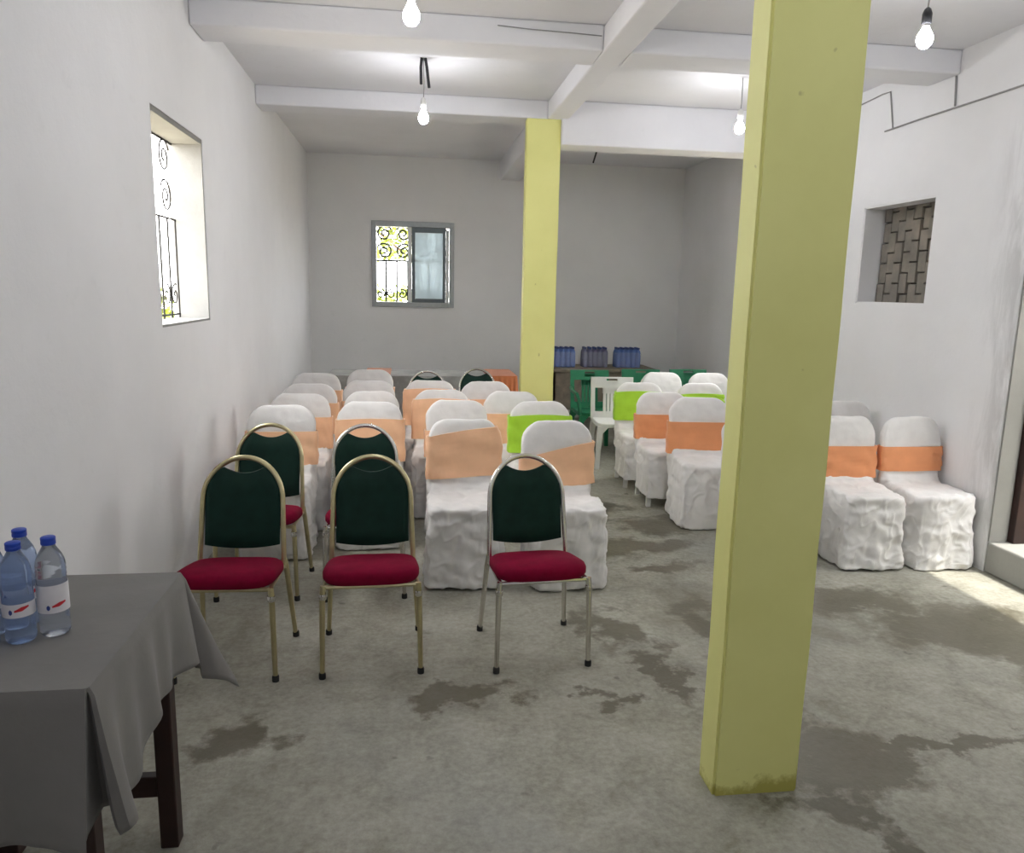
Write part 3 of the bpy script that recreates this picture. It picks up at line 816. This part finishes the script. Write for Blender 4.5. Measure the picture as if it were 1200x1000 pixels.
obj('tabletop', Box(1.58, 2.86, 8.52, 9.15, .69, .725, bev=.004), M['wood_grey'], t)
obj('front_panel', Box(1.62, 2.82, 8.56, 8.585, .25, .69), M['wood_grey'], t)
for x in (1.60, 2.78):
    for y in (8.56, 9.06): obj('leg', Box(x, x+.06, y, y+.06, 0, .69), M['wood_grey'], t)
def pack(x, y, rz, label, bmat, capm):
    t = thing('bottle_pack', label, 'bottle pack', (x, y, .7255), R(rz), 'packs of water bottles on the back table')
    bm = lathe(bmesh.new(), [(.026, 0), (.030, .004), (.030, .13), (.028, .15), (.029, .17), (.022, .195), (.014, .207), (.014, .214)], 14); me = mesh_of(bm, 'bottle', bmat, True)
    cm = mesh_of(lathe(bmesh.new(), [(.017, .212), (.017, .232), (.015, .234)], 12), 'cap', capm, True)
    for i in range(5):
        for j in range(3):
            b = link('bottle', me, t, ((i-2)*.0605, (j-1)*.0605, 0)); link('cap', cm, b)
    obj('shrink_film', Box(-.154, .154, -.094, .094, 0.001, .18, bev=.02), M['film'], t, True)
pack(1.775, 8.83, 2, 'pack of blue water bottles on back table, next to the far pillar', M['packbottle'], M['capdark'])
pack(2.17, 8.84, -2, 'greyish violet pack of bottles on back table, the middle pack', M['packgrey'], M['capdark'])
pack(2.565, 8.83, 1, 'pack of blue water bottles on back table, right of the greyish pack', M['packbottle'], M['capdark'])

# ------------------------------------------------------------------ lamps and cables
def lamp(x, y, z, label, pig=False, dark=False):
    t = thing('bare_bulb', label, 'light bulb', (x, y, z), 0, 'bare bulbs hanging from the ceiling')
    prof = [(.004, -.040), (.018, -.036), (.030, -.022), (.035, -.004), (.033, .012), (.024, .030), (.016, .044), (.0145, .052)]
    obj('glass_globe', lathe(bmesh.new(), prof, 24), M['bulb'], t, True)
    obj('screw_cap', lathe(bmesh.new(), [(.0145, .053), (.015, .056), (.015, .070), (.012, .075)], 16), M['chrome'], t, True)
    obj('lamp_holder', lathe(bmesh.new(), [(.018, .062), (.021, .066), (.021, .105), (.014, .125), (.006, .132)], 18), M['black'] if dark else M['white_plastic'], t, True)
    h = ZC-z
    obj('cord', Tube([(0, 0, .13), (.003, .002, h*.5), (0, 0, h-.002)], .0035, 8), M['cable'], t, True)
    if pig:
        obj('wire_tail', Tube([(-.012, 0, h-.003), (-.018, 0, h-.06), (-.016, 0, h-.17)], .010, 8), M['cable_dark'], t, True)
        obj('wire_tail', Tube([(.012, 0, h-.003), (.022, 0, h-.06), (.038, 0, h-.19)], .010, 8), M['cable_dark'], t, True)
G = [(.009, 3.40, 2.70, 'lit bare bulb at the top of the photo, nearest on the left side', False),
     (.096, 5.52, 2.745, 'lit bare bulb hanging under two dark wire tails, left of the far pillar', True),
     (2.36, 5.52, 2.785, 'lit bare bulb just left of the near pillar', False),
     (2.295, 3.40, 2.75, 'lit bare bulb in black holder at top right, right of the near pillar', False, True)]
for a in G: lamp(*a)
lamp(.02, -1.0, 2.72, 'added unseen bare bulb behind the photographer on the wall side')  # unseen pair added to brighten the near pillar's front face
lamp(2.30, -1.0, 2.72, 'added unseen bare bulb behind the photographer on the door side')
lamp(.02, 1.20, 2.72, 'added unseen bare bulb overhead by the grey table, above the photo edge')  # unseen pair added to lift the table top and near end
lamp(2.30, 1.20, 2.72, 'added unseen bare bulb overhead before the near pillar, above the photo edge')
xw = XR-.006
tag(obj('electric_cable', Tube([(xw, 5.38, 2.785), (xw, 5.0, 2.79), (xw, 4.4, 2.788), (xw, 3.9, 2.79), (xw, 2.6, 2.80)], .006, 8), M['cable'], None, True), 'thin grey cable running level along the right wall under the beam', 'cable')
tag(obj('electric_cable', Tube([(xw, 5.29, 2.792), (xw, 5.33, 2.94), (xw, 5.36, 3.05), (xw, 5.45, 3.055), (xw, 5.75, 3.04), (xw, 6.3, 3.03)], .005, 8), M['cable'], None, True), 'grey cable bent upward on right wall, next to the near pillar', 'cable')
tag(obj('electric_cable', Tube([(xw, 4.66, 2.80), (xw, 4.67, 2.9), (xw, 4.68, 2.983)], .006, 8), M['cable'], None, True), 'short upright cable stub between the beam and the level cable', 'cable')
tag(obj('electric_cable', Tube([(1.9, 3.1, ZC-.006), (1.75, 3.3, ZC-.006), (1.68, 3.6, ZC-.006), (1.5, 3.9, ZC-.006)], .006, 8), M['cable_dark'], None, True), 'dark cable on the ceiling at top edge, emerging beside the near pillar', 'cable')
tag(obj('electric_cable', Tube([(1.97, 8.2, ZC-.005), (1.95, 8.2, ZC-.08), (1.92, 8.21, ZC-.19)], .009, 8), M['cable_dark'], None, True), 'short dark wire end dangling from the ceiling at the back right', 'cable')
tag(obj('electric_cable', Tube([(.50, 4.646, 3.085), (.7, 4.645, 3.075), (.95, 4.645, 3.07), (1.11, 4.645, 3.065)], .0032, 8), M['cable'], None, True), 'thin cable fixed to the face of the near beam, right of the top bulb', 'cable')
